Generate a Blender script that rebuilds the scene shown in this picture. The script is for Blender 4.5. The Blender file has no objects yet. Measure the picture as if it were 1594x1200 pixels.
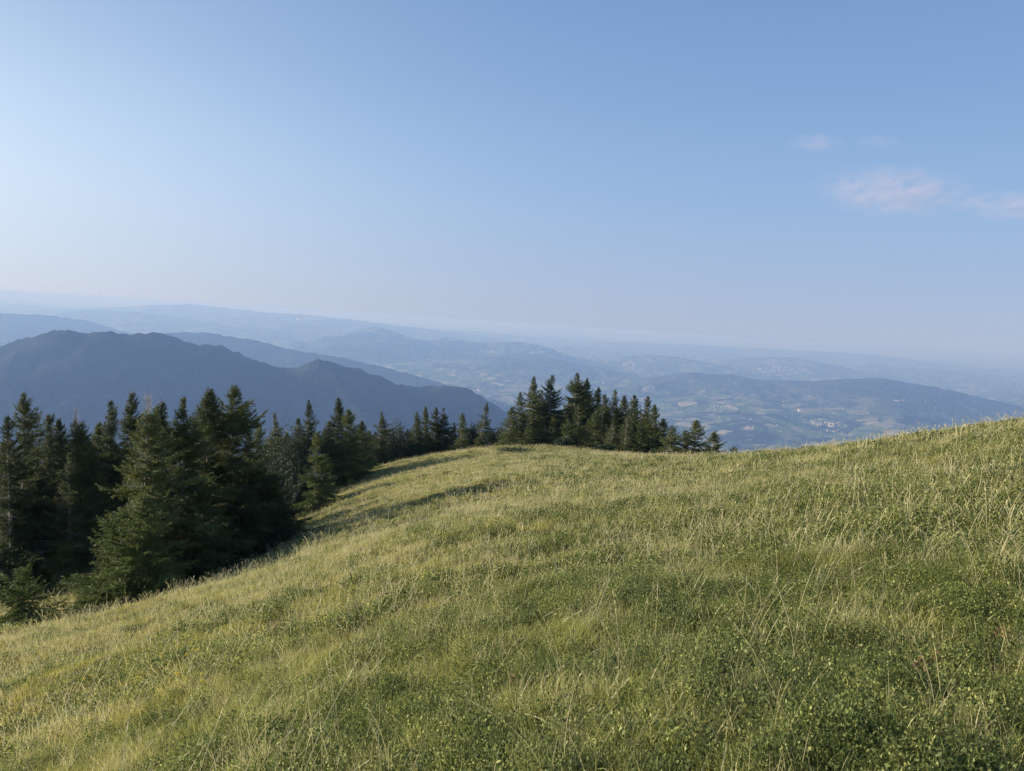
import bpy, math, random
import numpy as np
from mathutils import Vector, Matrix

R = math.radians
random.seed(7)
sc = bpy.context.scene
col = sc.collection

# ------------------------------------------------------------------ camera
F_PX, CXP, CYP = 1190.0, 797.0, 600.0          # focal length and centre in photograph pixels
PITCH, ROLL = 4.65, 3.65
cam_d = bpy.data.cameras.new('camera')
cam_d.sensor_width = 36.0
cam_d.lens = 36.0 * F_PX / 1594.0
cam_d.clip_start = 0.05
cam_d.clip_end = 400000.0
cam = bpy.data.objects.new('camera', cam_d)
col.objects.link(cam)
cam_m = Matrix.Rotation(R(90 - PITCH), 4, 'X') @ Matrix.Rotation(R(ROLL), 4, 'Z')
cam.matrix_world = cam_m
sc.camera = cam
CM = np.array(cam_m.to_3x3())

# ------------------------------------------------------------------ light
HORIZON = (.395, .475, .665)
SUN_AZ, SUN_EL = -77.0, 12.0                    # degrees from +Y towards +X
sd = Vector((math.sin(R(SUN_AZ)) * math.cos(R(SUN_EL)), math.cos(R(SUN_AZ)) * math.cos(R(SUN_EL)), math.sin(R(SUN_EL))))
sl = bpy.data.lights.new('sun', 'SUN')
sl.energy = 5.0
sl.angle = R(0.5)
sl.color = (1.0, 0.90, 0.74)
sun = bpy.data.objects.new('sun', sl)
col.objects.link(sun)
sun.rotation_euler = sd.to_track_quat('Z', 'Y').to_euler()

w = bpy.data.worlds.new('World')
sc.world = w
w.use_nodes = True
wn, wl = w.node_tree.nodes, w.node_tree.links
wn.clear()
sky = wn.new('ShaderNodeTexSky')
sky.sky_type = 'NISHITA'
sky.sun_disc = False
sky.sun_elevation = R(SUN_EL)
sky.sun_rotation = R(SUN_AZ)
sky.altitude = 1500
sky.air_density = 1.0
sky.dust_density = 0.4
sky.ozone_density = 1.5
def wnode(t, **kw):
    n = wn.new(t)
    for k, v in kw.items(): setattr(n, k, v)
    return n
def wmath(op, a, b=0.0):
    n = wnode('ShaderNodeMath', operation=op)
    for v, i in ((a, 0), (b, 1)):
        if isinstance(v, bpy.types.NodeSocket): wl.new(v, n.inputs[i])
        else: n.inputs[i].default_value = v
    return n.outputs[0]
def wramp(fac, stops):
    n = wnode('ShaderNodeValToRGB'); cr = n.color_ramp; cr.interpolation = 'B_SPLINE' if len(stops) > 3 else 'EASE'
    while len(cr.elements) < len(stops): cr.elements.new(0.5)
    for e, (p, c) in zip(cr.elements, stops):
        e.position = p; e.color = (c, c, c, 1) if isinstance(c, (int, float)) else (*c, 1)
    wl.new(fac, n.inputs[0]); return n.outputs[0]
tcw = wnode('ShaderNodeTexCoord')
sxyz = wnode('ShaderNodeSeparateXYZ'); wl.new(tcw.outputs['Generated'], sxyz.inputs[0])
elev = sxyz.outputs[2]
# hazy summer sky: pale at the horizon, deeper blue above
air = wramp(elev, [(0.0, HORIZON), (0.05, (.40, .49, .69)), (0.16, (.31, .48, .75)), (0.28, (.235, .40, .69)), (0.45, (.165, .30, .585)), (1.0, (.08, .20, .48))])
dt = wnode('ShaderNodeVectorMath', operation='DOT_PRODUCT'); wl.new(tcw.outputs['Generated'], dt.inputs[0]); dt.inputs[1].default_value = tuple(sd)
near_sun = wramp(wmath('MULTIPLY', wmath('ADD', dt.outputs['Value'], 1.0), 0.5), [(0.48, 0.0), (0.665, 0.10), (0.855, 0.70), (1.0, 2.0)])
low = wramp(elev, [(0.0, 0.45), (0.13, 1.0), (0.3, 0.45), (0.5, 0.25)])
gl = wnode('ShaderNodeMix', data_type='RGBA', blend_type='MIX'); gl.inputs[0].default_value = 1.0
gm = wnode('ShaderNodeVectorMath', operation='SCALE'); gm.inputs[0].default_value = (0.42, 0.40, 0.30)
wl.new(wmath('MULTIPLY', near_sun, low), gm.inputs['Scale'])
ad = wnode('ShaderNodeVectorMath', operation='ADD'); wl.new(air, ad.inputs[0]); wl.new(gm.outputs[0], ad.inputs[1])
bg = wn.new('ShaderNodeBackground'); bg.inputs['Strength'].default_value = 0.06
wl.new(sky.outputs[0], bg.inputs['Color'])
bg2 = wn.new('ShaderNodeBackground'); bg2.inputs['Strength'].default_value = 0.57
wl.new(ad.outputs[0], bg2.inputs['Color'])
mxs = wn.new('ShaderNodeMixShader'); mxs.inputs[0].default_value = 0.90
wl.new(bg.outputs[0], mxs.inputs[1]); wl.new(bg2.outputs[0], mxs.inputs[2])
wo = wn.new('ShaderNodeOutputWorld')
wl.new(mxs.outputs[0], wo.inputs['Surface'])

sc.view_settings.view_transform = 'Standard'
sc.view_settings.look = 'None'
sc.view_settings.gamma = 1.0
sc.view_settings.exposure = 0.86
sc.cycles.use_denoising = True
sc.cycles.denoiser = 'OPENIMAGEDENOISE'
sc.cycles.denoising_input_passes = 'RGB_ALBEDO_NORMAL'
sc.cycles.denoising_prefilter = 'NONE'
sc.cycles.max_bounces = 6
sc.cycles.diffuse_bounces = 3
sc.cycles.transmission_bounces = 4
sc.cycles.transparent_max_bounces = 6
sc.cycles.volume_bounces = 1

# ------------------------------------------------------------------ helpers
def ray(px, py):
    v = CM @ np.array([(px - CXP) / F_PX, -(py - CYP) / F_PX, -1.0])
    return v

def at(px, py, D):
    """photograph pixel at depth D (metres along +Y) -> world point"""
    v = ray(px, py)
    return v * (D / v[1])

def hash2(ix, iy, seed):
    h = (ix.astype(np.int64) * 374761393 + iy.astype(np.int64) * 668265263 + seed * 982451653) & 0xffffffff
    h = ((h ^ (h >> 13)) * 1274126177) & 0xffffffff
    h = h ^ (h >> 16)
    return h

def perlin(x, y, seed=0):
    x = np.asarray(x, dtype=np.float64); y = np.asarray(y, dtype=np.float64)
    xi = np.floor(x); yi = np.floor(y)
    xf = x - xi; yf = y - yi
    u = xf**3 * (xf * (xf * 6 - 15) + 10); v = yf**3 * (yf * (yf * 6 - 15) + 10)
    def g(dx, dy):
        a = hash2(xi + dx, yi + dy, seed) / 4294967296.0 * 2 * np.pi
        return np.cos(a) * (xf - dx) + np.sin(a) * (yf - dy)
    a = g(0, 0) * (1 - u) + g(1, 0) * u
    b = g(0, 1) * (1 - u) + g(1, 1) * u
    return (a * (1 - v) + b * v) * 1.5

def fbm(x, y, seed=0, octv=4, gain=0.5, lac=2.03):
    s = 0; a = 1.0; n = 0
    for k in range(octv):
        s = s + a * perlin(x, y, seed + k * 17); n += a
        x = x * lac + 13.7; y = y * lac - 7.3; a *= gain
    return s / n

def ridged(x, y, seed=0, octv=4, gain=0.5):
    s = 0; a = 1.0; n = 0
    for k in range(octv):
        s = s + a * (1 - 2 * np.abs(perlin(x, y, seed + k * 31))); n += a
        x = x * 2.07 + 5.1; y = y * 2.07 + 9.2; a *= gain
    return s / n

def mk_mesh(name, V, F):
    """V (n,3), F (m,k) all faces with k corners"""
    V = np.asarray(V, dtype=np.float32); F = np.asarray(F, dtype=np.int32)
    me = bpy.data.meshes.new(name)
    me.vertices.add(len(V)); me.vertices.foreach_set('co', V.ravel())
    k = F.shape[1]
    me.loops.add(F.size); me.loops.foreach_set('vertex_index', F.ravel())
    me.polygons.add(len(F))
    me.polygons.foreach_set('loop_start', np.arange(0, F.size, k, dtype=np.int32))
    me.polygons.foreach_set('loop_total', np.full(len(F), k, dtype=np.int32))
    me.update(calc_edges=True)
    return me

def obj(name, me, mat=None, parent=None):
    o = bpy.data.objects.new(name, me)
    col.objects.link(o)
    if mat is not None and not me.materials:
        me.materials.append(mat)
    if parent is not None:
        o.parent = parent
    return o

def tag(o, label=None, cat=None, group=None, kind=None):
    if label: o['label'] = label
    if cat: o['category'] = cat
    if group: o['group'] = group
    if kind: o['kind'] = kind
    return o

def smooth(me):
    me.polygons.foreach_set('use_smooth', np.ones(len(me.polygons), dtype=bool))

class Nodes:
    def __init__(self, name):
        self.m = bpy.data.materials.new(name); self.m.use_nodes = True
        self.t = self.m.node_tree; self.t.nodes.clear()
        self.out = self.n('ShaderNodeOutputMaterial')
    def n(self, t, **kw):
        nd = self.t.nodes.new(t)
        for k, v in kw.items():
            if k.startswith('i_'):
                nd.inputs[k[2:].replace('_', ' ')].default_value = v
            else:
                setattr(nd, k, v)
        return nd
    def l(self, a, b): self.t.links.new(a, b)
    def noise(self, vec, scale, detail=4, rough=0.5, dist=0.0):
        nd = self.n('ShaderNodeTexNoise'); nd.inputs['Scale'].default_value = scale
        nd.inputs['Detail'].default_value = detail; nd.inputs['Roughness'].default_value = rough
        nd.inputs['Distortion'].default_value = dist
        self.l(vec, nd.inputs['Vector']); return nd.outputs['Fac']
    def ramp(self, fac, stops):
        nd = self.n('ShaderNodeValToRGB'); cr = nd.color_ramp
        while len(cr.elements) < len(stops): cr.elements.new(0.5)
        for e, (p, c) in zip(cr.elements, stops):
            e.position = p; e.color = (c, c, c, 1) if isinstance(c, (int, float)) else (*c, 1)
        self.l(fac, nd.inputs['Fac']); return nd.outputs['Color']
    def mix(self, fac, a, b, mode='MIX'):
        nd = self.n('ShaderNodeMix', data_type='RGBA', blend_type=mode)
        for s, i in ((fac, 0), (a, 6), (b, 7)):
            if isinstance(s, bpy.types.NodeSocket): self.l(s, nd.inputs[i])
            elif isinstance(s, (int, float)): nd.inputs[i].default_value = s
            else: nd.inputs[i].default_value = (*s, 1)
        return nd.outputs[2]
    def math(self, op, a, b=0.0):
        nd = self.n('ShaderNodeMath', operation=op)
        for s, i in ((a, 0), (b, 1)):
            if isinstance(s, bpy.types.NodeSocket): self.l(s, nd.inputs[i])
            else: nd.inputs[i].default_value = s
        return nd.outputs[0]

def leafy_mat(name, cols, transl=0.35, rough=0.55, patch=None, spec=0.3):
    """foliage: colour chosen per leaf, shifted per clump; cols = list of colours"""
    N = Nodes(name)
    g = N.n('ShaderNodeNewGeometry')
    oi = N.n('ShaderNodeObjectInfo')
    st = [(i / max(1, len(cols) - 1), c) for i, c in enumerate(cols)]
    a = N.math('MULTIPLY', g.outputs['Random Per Island'], 0.6)
    b = N.math('MULTIPLY', oi.outputs['Random'], 0.4)
    c = N.ramp(N.math('ADD', a, b), st)
    if patch:
        f = N.noise(g.outputs['Position'], patch[0], 3, 0.6)
        f = N.ramp(f, [(0.38, 0.0), (0.62, 1.0)])
        c = N.mix(f, c, N.mix(1.0, c, patch[1], 'MULTIPLY'))
    p = N.n('ShaderNodeBsdfPrincipled'); N.l(c, p.inputs['Base Color'])
    p.inputs['Roughness'].default_value = rough
    p.inputs['Specular IOR Level'].default_value = spec
    t = N.n('ShaderNodeBsdfTranslucent'); N.l(c, t.inputs['Color'])
    m = N.n('ShaderNodeMixShader'); m.inputs[0].default_value = transl
    N.l(p.outputs[0], m.inputs[1]); N.l(t.outputs[0], m.inputs[2])
    N.l(m.outputs[0], N.out.inputs['Surface'])
    return N.m

# ------------------------------------------------------------------ ground heights
CTRL = [  # photograph x, y, depth
 (0,1200,6.3),(0,1100,9.2),(0,1030,14.5),(0,985,22),(20,955,29),(85,921,37),
 (220,1200,4.8),(220,1080,8),(220,1000,13.5),(160,966,19),(260,934,21),(230,945,27),
 (340,904,25),(430,862,30),(340,890,36),
 (440,1200,3.7),(440,1050,6.2),(440,950,10.8),(440,890,19),(470,826,44),(495,790,58),(530,764,67),
 (640,1200,3.1),(640,950,7.9),(640,830,18),(640,770,40),(640,735,66),
 (797,1200,2.75),(797,1000,5.3),(797,900,8.4),(797,800,16.5),(797,745,34),(797,715,58),
 (1000,1200,2.5),(1000,900,7.0),(1000,780,17),(1000,738,36),
 (1200,1200,2.4),(1200,1000,4.3),(1200,850,8.6),(1200,765,18),(1200,730,28),
 (1400,800,9.5),(1400,720,18),(1594,1200,2.35),(1594,1000,3.8),(1594,850,6.6),(1594,743,11.0),(1594,697,14.8),
]
CREST = [(530,747,76),(600,729,84),(680,712,87),(750,702,86),(800,696,83),(860,695,79),(950,706,71),(1020,716,64),
 (1100,719,55),(1160,717,48),(1220,711,42),(1300,701,36),(1400,684,29),(1500,672,24),(1594,661,20)]
HID = [(0,925,44),(60,912,60),(300,885,52),(400,850,58),(150,915,60),(300,868,85),(450,800,85),(0,918,90),(150,898,100),(400,850,120),(250,880,130),(560,752,105)]
pts = [at(*c) for c in CTRL + CREST + HID]
pts += [np.array(p) for p in ((0, 0, -1.6), (-8, -4, -4.0), (8, -3, 0.2), (0, -12, -0.9), (-14, 4, -6.6), (18, 4, 0.1), (30, -10, 2.0), (-25, -15, -9.0),
                              (36, 20, -3.0), (45, 40, -11), (60, 10, -4), (-45, 20, -21), (-60, 50, -34), (-50, 0, -22), (0, -60, 6), (60, -60, 8), (-60, -60, -16))]
for c in CREST:
    p = at(*c); h = np.hypot(p[0], p[1])
    for dd, dz in ((18, 4.5), (45, 18), (90, 42)):
        k = (h + dd) / h
        pts.append(np.array([p[0] * k, p[1] * k, p[2] - dz]))
P = np.array(pts)
SC_ = 20.0
def _tps(d2):
    return np.where(d2 > 1e-12, 0.5 * d2 * np.log(np.maximum(d2, 1e-12)), 0.0)
_n = len(P)
_xy = P[:, :2] / SC_
_K = _tps(((_xy[:, None] - _xy[None]) ** 2).sum(-1)) + np.eye(_n) * 0.004 * (0.2 + np.hypot(P[:, 0], P[:, 1])[:, None] / 60)
_Q = np.hstack([np.ones((_n, 1)), _xy])
_A = np.block([[_K, _Q], [_Q.T, np.zeros((3, 3))]])
_W = np.linalg.solve(_A, np.concatenate([P[:, 2], np.zeros(3)]))

def near_h(x, y):
    x = np.asarray(x, float); y = np.asarray(y, float); sh = x.shape
    q = np.stack([x.ravel(), y.ravel()], 1) / SC_
    out = np.empty(len(q))
    for i in range(0, len(q), 20000):
        c = q[i:i + 20000]
        d2 = ((c[:, None] - _xy[None]) ** 2).sum(-1)
        out[i:i + 20000] = _tps(d2) @ _W[:_n] + _W[_n] + c @ _W[_n + 1:]
    return out.reshape(sh)

# far ridges: (points (px, py, depth)), side slope, gully size, gully height, rounding
RIDGES = [
 ([(-420,700,5200),(-200,600,4900),(-60,552,4600),(0,541,4500),(40,527,4450),(85,517,4400),(112,512,4350),(135,519,4400),(165,514,4350),(190,522,4450),(240,519,4450),(275,527,4500),(310,537,4600),(345,538,4600),(385,555,4700),(420,566,4750),(448,574,4800),(470,570,4650),(500,559,4500),(530,566,4500),(560,571,4500),(590,584,4550),(620,599,4600),(650,602,4700),(690,600,4650),(722,603,4650),(745,615,4700),(765,632,4750),(800,660,4900)], 0.62, 560, 120, 6),
 ([(520,590,4350),(560,640,4000),(610,720,3500)], 0.55, 420, 60, 30),
 ([(-150,475,13000),(0,486,12500),(70,488,12500),(130,497,12500),(190,515,13000)], 0.33, 1200, 110, 40),
 ([(200,530,9300),(260,518,9000),(320,517,9000),(390,526,8900),(440,541,8800),(520,553,8600),(600,572,8500),(690,598,8300),(760,618,8300)], 0.42, 800, 90, 30),
 ([(-100,468,30000),(0,473,28000),(120,481,27000),(230,477,26000),(300,474,25000),(400,484,24000),(500,491,23000),(560,499,23000),(700,515,24000)], 0.12, 2500, 190, 80),
 ([(150,482,19000),(240,489,18500),(330,503,18000),(420,515,18000)], 0.2, 1500, 90, 100),
 ([(540,530,15500),(570,516,15500),(590,511,15500),(625,522,15500),(660,529,15700),(700,524,16000),(760,531,16000),(815,532,16000),(870,548,16000)], 0.28, 1000, 190, 60),
 ([(400,505,20000),(450,506,20000),(560,520,19500),(620,530,19500)], 0.2, 1300, 80, 80),
 ([(720,515,30000),(900,530,30000),(1000,534,29000),(1120,540,28000),(1250,545,28000),(1340,551,28000),(1430,561,29000)], 0.1, 2500, 120, 100),
 ([(920,566,17000),(960,556,17000),(1010,551,17000),(1060,556,17000),(1110,566,17500)], 0.18, 1500, 80, 70),
 ([(1130,566,18500),(1180,556,18500),(1230,556,18500),(1290,566,19000)], 0.18, 1500, 80, 70),
 ([(1250,572,21000),(1350,568,21000),(1480,577,21000),(1640,592,21000)], 0.15, 1500, 80, 70),
 ([(900,618,12200),(980,598,11800),(1030,588,11500),(1085,583,11300),(1140,588,11300),(1200,597,11200),(1260,591,10900),(1310,589,10700),(1370,592,10500),(1420,598,10400),(1480,610,10200),(1540,623,10000),(1594,640,9600),(1680,670,9000)], 0.21, 900, 110, 60),
 ([(1140,588,11300),(1180,620,9600),(1200,650,8300)], 0.16, 800, 50, 80),
 ([(1370,592,10500),(1390,630,8900),(1400,660,7900)], 0.18, 800, 50, 80),
 ([(760,560,13500),(830,552,13500),(900,566,13500),(960,585,13300)], 0.16, 1000, 60, 80),
]
RW = [([at(*p) for p in r[0]],) + r[1:] for r in RIDGES]

def far_h(x, y):
    x = np.asarray(x, float); y = np.asarray(y, float)
    r = np.hypot(x, y)
    base = np.interp(r, [0, 150, 400, 900, 1800, 3200, 5200, 9000, 16000, 30000, 60000, 90000],
                     [-2, -70, -190, -430, -720, -940, -1010, -990, -830, -640, -640, -690])
    a1 = np.interp(r, [400, 4000, 8000, 15000, 30000, 60000], [6, 70, 90, 170, 230, 230])
    h = base + a1 * fbm(x / 2600, y / 2600, 3, 5) + 0.75 * a1 * (ridged(x / 1500, y / 1500, 9, 5) - 0.4) * np.clip((r - 800) / 3000, 0, 1)
    for pts_, slope, gs, gh, rnd in RW:
        wob = 0.5 * gh * (fbm(x / (2 * gs), y / (2 * gs), int(gs) + 5, 3)) * (gs > 700) + (gs < 700) * 5.0 * ridged(x / 260, y / 260, 77, 3)
        best = np.full(x.shape, -1e9)
        gl = ridged(x / gs + 3.3, y / gs, int(gs), 4)
        for A, B in zip(pts_[:-1], pts_[1:]):
            dx, dy = B[0] - A[0], B[1] - A[1]
            t = np.clip(((x - A[0]) * dx + (y - A[1]) * dy) / (dx * dx + dy * dy), 0, 1)
            d = np.hypot(x - A[0] - t * dx, y - A[1] - t * dy)
            dn = np.sqrt(d * d + rnd * rnd) - rnd
            z = A[2] + t * (B[2] - A[2]) - slope * dn + wob + gh * (gl - 0.45) * np.clip(d / (gs * 1.2), 0.10, 1.0)
            best = np.maximum(best, z)
        k = 45.0
        m = np.maximum(h, best)
        h = m + k * np.log(np.exp(np.clip((h - m) / k, -40, 0)) + np.exp(np.clip((best - m) / k, -40, 0))) - k * 0.0
    rr_ = np.hypot(x, y)
    h = h + 7.0 * fbm(x / 45, y / 45, 61, 2) * np.clip((rr_ - 600) / 1500, 0, 1) * np.clip((26000 - rr_) / 12000, 0, 1)
    h = h + 16.0 * fbm(x / 230, y / 230, 67, 3) * np.clip((rr_ - 1500) / 2000, 0, 1)
    return h

def ground_h(x, y, fine=True):
    x = np.asarray(x, float); y = np.asarray(y, float)
    r = np.hypot(x, y)
    out = np.empty(x.shape)
    n = r < 175
    if n.any():
        z = near_h(x[n], y[n])
        if fine:
            q = np.clip(r[n] / 10, 0.25, 1)
            z = z + q * 0.21 * fbm(x[n] / 3.1, y[n] / 3.1, 41, 3) + 0.09 * fbm(x[n] / 0.8, y[n] / 0.8, 43, 3)
        out[n] = z
    f = ~n
    if f.any():
        out[f] = far_h(x[f], y[f])
    b = (r > 110) & (r < 400)
    if b.any():
        t = np.clip((r[b] - 110) / 65, 0, 1); t = t * t * (3 - 2 * t)
        zn = near_h(x[b], y[b]) if True else 0
        rr = r[b]
        z0 = near_h(x[b] * np.minimum(1, 120 / rr), y[b] * np.minimum(1, 120 / rr))
        fh = far_h(x[b], y[b])
        t2 = np.clip((rr - 110) / 290, 0, 1); t2 = t2 * t2 * (3 - 2 * t2)
        zz = z0 - (rr - 110) * 0.38
        lo = zn * (1 - t) + zz * t
        out[b] = lo * (1 - t2) + fh * t2
    return out

def gz(x, y):
    return float(ground_h(np.array([x]), np.array([y]))[0])

# terrain sheet in polar rings, split into meadow and far hills
az = np.concatenate([np.arange(-180, -48, 3.0), np.arange(-48, 48, 0.1), np.arange(48, 180, 3.0)])
RAD_N = np.geomspace(0.6, 400, 620)
RAD_F = np.geomspace(400, 88000, 620)

def polar(rads, close_center):
    A_, R_ = np.meshgrid(np.radians(az), rads)
    X = np.sin(A_) * R_; Y = np.cos(A_) * R_
    Z = ground_h(X, Y)
    V = np.stack([X, Y, Z], -1).reshape(-1, 3)
    nr, na = A_.shape
    i = np.arange(nr - 1)[:, None] * na; j = np.arange(na)[None]
    j2 = (j + 1) % na
    Fq = np.stack([i + j, i + na + j, i + na + j2, i + j2], -1).reshape(-1, 4)
    Fq = Fq[:, ::-1]
    return V, Fq, na
Vn, Fn, na_ = polar(RAD_N, True)
me = mk_mesh('meadow', Vn, Fn)
smooth(me)

# meadow soil and turf
N = Nodes('meadow_turf')
g = N.n('ShaderNodeNewGeometry')
n1 = N.noise(g.outputs['Position'], 0.35, 5, 0.6)
n2 = N.noise(g.outputs['Position'], 3.0, 5, 0.7)
n3 = N.noise(g.outputs['Position'], 30.0, 3, 0.7)
c = N.mix(N.ramp(n1, [(0.36, 0.0), (0.62, 1.0)]), (0.085, 0.085, 0.026), (0.16, 0.13, 0.055))
c = N.mix(N.ramp(n2, [(0.35, 0.0), (0.65, 1.0)]), c, (0.05, 0.055, 0.018))
c = N.mix(N.ramp(n3, [(0.3, 0.55), (0.7, 0.0)]), c, (0.05, 0.045, 0.02))
p = N.n('ShaderNodeBsdfPrincipled'); N.l(c, p.inputs['Base Color']); p.inputs['Roughness'].default_value = 0.95
p.inputs['Specular IOR Level'].default_value = 0.1
bmp = N.n('ShaderNodeBump'); bmp.inputs['Strength'].default_value = 0.9; bmp.inputs['Distance'].default_value = 0.12
N.l(n2, bmp.inputs['Height']); N.l(bmp.outputs[0], p.inputs['Normal'])
N.l(p.outputs[0], N.out.inputs['Surface'])
tag(obj('ground', me, N.m), 'sloping alpine meadow turf falling to the left', 'ground', kind='structure')

Vf, Ff, na_ = polar(RAD_F, False)
me = mk_mesh('hills', Vf, Ff)
smooth(me)
N = Nodes('far_countryside')
g = N.n('ShaderNodeNewGeometry')
pos = g.outputs['Position']
big = N.noise(pos, 0.00035, 4, 0.55)
med = N.noise(pos, 0.0014, 5, 0.6)
tex = N.noise(pos, 0.012, 4, 0.7)
# warped field pattern
wv = N.n('ShaderNodeTexNoise'); wv.inputs['Scale'].default_value = 0.0022; wv.inputs['Detail'].default_value = 4
N.l(pos, wv.inputs['Vector'])
vm = N.n('ShaderNodeVectorMath', operation='SCALE'); vm.inputs['Scale'].default_value = 420.0
N.l(wv.outputs['Color'], vm.inputs[0])
va = N.n('ShaderNodeVectorMath', operation='ADD'); N.l(pos, va.inputs[0]); N.l(vm.outputs[0], va.inputs[1])
sp = N.n('ShaderNodeSeparateXYZ'); N.l(va.outputs[0], sp.inputs[0])
cb = N.n('ShaderNodeCombineXYZ'); N.l(sp.outputs[0], cb.inputs[0]); N.l(N.math('MULTIPLY', sp.outputs[1], 0.75), cb.inputs[1])
vo = N.n('ShaderNodeTexVoronoi'); vo.inputs['Scale'].default_value = 1 / 140.0
N.l(cb.outputs[0], vo.inputs['Vector'])
vs = N.n('ShaderNodeSeparateColor'); N.l(vo.outputs['Color'], vs.inputs[0])
fieldc = N.ramp(vs.outputs[0], [(0.0, (0.05, 0.085, 0.03)), (0.4, (0.10, 0.145, 0.05)), (0.7, (0.16, 0.18, 0.08)), (0.88, (0.26, 0.24, 0.14)), (1.0, (0.36, 0.32, 0.21))])
forest = N.mix(N.ramp(tex, [(0.35, 0.0), (0.65, 1.0)]), (0.015, 0.023, 0.014), (0.036, 0.045, 0.026))
# how much is cultivated: valleys and gentle land, not steep flanks
nz = N.n('ShaderNodeSeparateXYZ'); N.l(g.outputs['Normal'], nz.inputs[0])
flat = N.ramp(nz.outputs[2], [(0.90, 0.0), (0.965, 1.0)])
dens = N.math('ADD', N.math('MULTIPLY', big, 0.55), N.math('MULTIPLY', med, 0.75))
psep = N.n('ShaderNodeSeparateXYZ'); N.l(pos, psep.inputs[0])
farr = N.math('MULTIPLY', N.ramp(N.math('MULTIPLY', psep.outputs[1], 1 / 30000.0), [(0.25, 0.0), (0.6, 1.0)]), 0.18)
thr = N.math('ADD', dens, farr)
pick = N.math('ADD', thr, N.math('MULTIPLY', vs.outputs[1], 0.26))
isf = N.ramp(pick, [(0.745, 0.0), (0.76, 1.0)])
isf = N.math('MULTIPLY', isf, flat)
lowland = N.ramp(N.math('MULTIPLY', psep.outputs[2], -0.001), [(0.58, 0.10), (0.70, 0.45), (0.84, 1.0)])
beyond = N.ramp(N.math('MULTIPLY', psep.outputs[1], 1 / 30000.0), [(0.42, 0.0), (0.50, 0.9)])
isf = N.math('MULTIPLY', isf, N.math('MAXIMUM', lowland, beyond))
c = N.mix(isf, forest, fieldc)
p = N.n('ShaderNodeBsdfPrincipled'); N.l(c, p.inputs['Base Color']); p.inputs['Roughness'].default_value = 1.0
p.inputs['Specular IOR Level'].default_value = 0.0
bmp = N.n('ShaderNodeBump'); bmp.inputs['Strength'].default_value = 0.6; bmp.inputs['Distance'].default_value = 18.0
N.l(tex, bmp.inputs['Height']); N.l(bmp.outputs[0], p.inputs['Normal'])
N.l(p.outputs[0], N.out.inputs['Surface'])
tag(obj('hills', me, N.m), 'forested mountain, hills and valley fields fading into haze', 'hills', kind='structure')

# ------------------------------------------------------------------ air
HZ = Nodes('valley_air')
pv = HZ.n('ShaderNodeVolumePrincipled')
pv.inputs['Color'].default_value = (0.225, 0.362, 0.68, 1)
pv.inputs['Absorption Color'].default_value = (0.50, 0.37, 0.10, 1)
pv.inputs['Density'].default_value = 1.25e-4
pv.inputs['Anisotropy'].default_value = 0.12
HZ.l(pv.outputs[0], HZ.out.inputs['Volume'])
lo, hi, ext = -1500.0, 9.0, 92000.0
Vb = [(x, y, z) for z in (lo, hi) for y in (-ext, ext) for x in (-ext, ext)]
Fb = [(0, 2, 3, 1), (4, 5, 7, 6), (0, 1, 5, 4), (2, 6, 7, 3), (0, 4, 6, 2), (1, 3, 7, 5)]
tag(obj('haze', mk_mesh('haze', Vb, Fb), HZ.m), 'pale blue haze lying over the valley', 'haze', kind='stuff')

# ------------------------------------------------------------------ spruces
def frame(D, up=np.array([0, 0, 1.0])):
    """unit D (n,3) -> side S, up U"""
    S = np.cross(D, np.broadcast_to(up, D.shape)); S /= np.maximum(np.linalg.norm(S, axis=1), 1e-6)[:, None]
    U = np.cross(S, D)
    return S, U

def spray_template(rng, n=21):
    V = []; T = []
    for i in range(n):
        t = 0.04 + 0.94 * i / n
        a = rng.uniform(0, 2 * np.pi)
        fw = rng.uniform(0.45, 0.9)
        d = np.array([fw, math.cos(a), math.sin(a) * 0.65]); d /= np.linalg.norm(d)
        ln = rng.uniform(0.17, 0.30) * (1.15 - 0.5 * t)
        wv_ = np.cross(d, [rng.normal(), rng.normal(), rng.normal()]); wv_ /= np.linalg.norm(wv_)
        b = np.array([t, 0, -0.06 * t * t]); wd = 0.037
        k = len(V); V += [b - wv_ * wd, b + wv_ * wd, b + d * ln]; T.append((k, k + 1, k + 2))
    k = len(V)
    V += [(0, 0.012, 0), (0, -0.012, 0), (1, 0, -0.05)]; T.append((k, k + 1, k + 2))
    k = len(V)
    V += [(0, 0, 0.012), (0, 0, -0.012), (1.12, 0, -0.05)]; T.append((k, k + 1, k + 2))
    return np.array(V), np.array(T)
TPL = [spray_template(np.random.default_rng(s)) for s in range(5)]

def tube(path, rad, sides=6):
    path = np.array(path, float); n = len(path); V = []; Fq = []
    for i in range(n):
        d = path[min(i + 1, n - 1)] - path[max(i - 1, 0)]; d = d / (np.linalg.norm(d) + 1e-9)
        s = np.cross(d, (0.13, 1, 0.21)); s /= np.linalg.norm(s); u = np.cross(d, s)
        for k in range(sides):
            a = 2 * np.pi * k / sides
            V.append(path[i] + rad[i] * (math.cos(a) * s + math.sin(a) * u))
    for i in range(n - 1):
        for k in range(sides):
            k2 = (k + 1) % sides
            Fq.append((i * sides + k, i * sides + k2, (i + 1) * sides + k2, (i + 1) * sides + k))
    return np.array(V), np.array(Fq)

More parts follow.
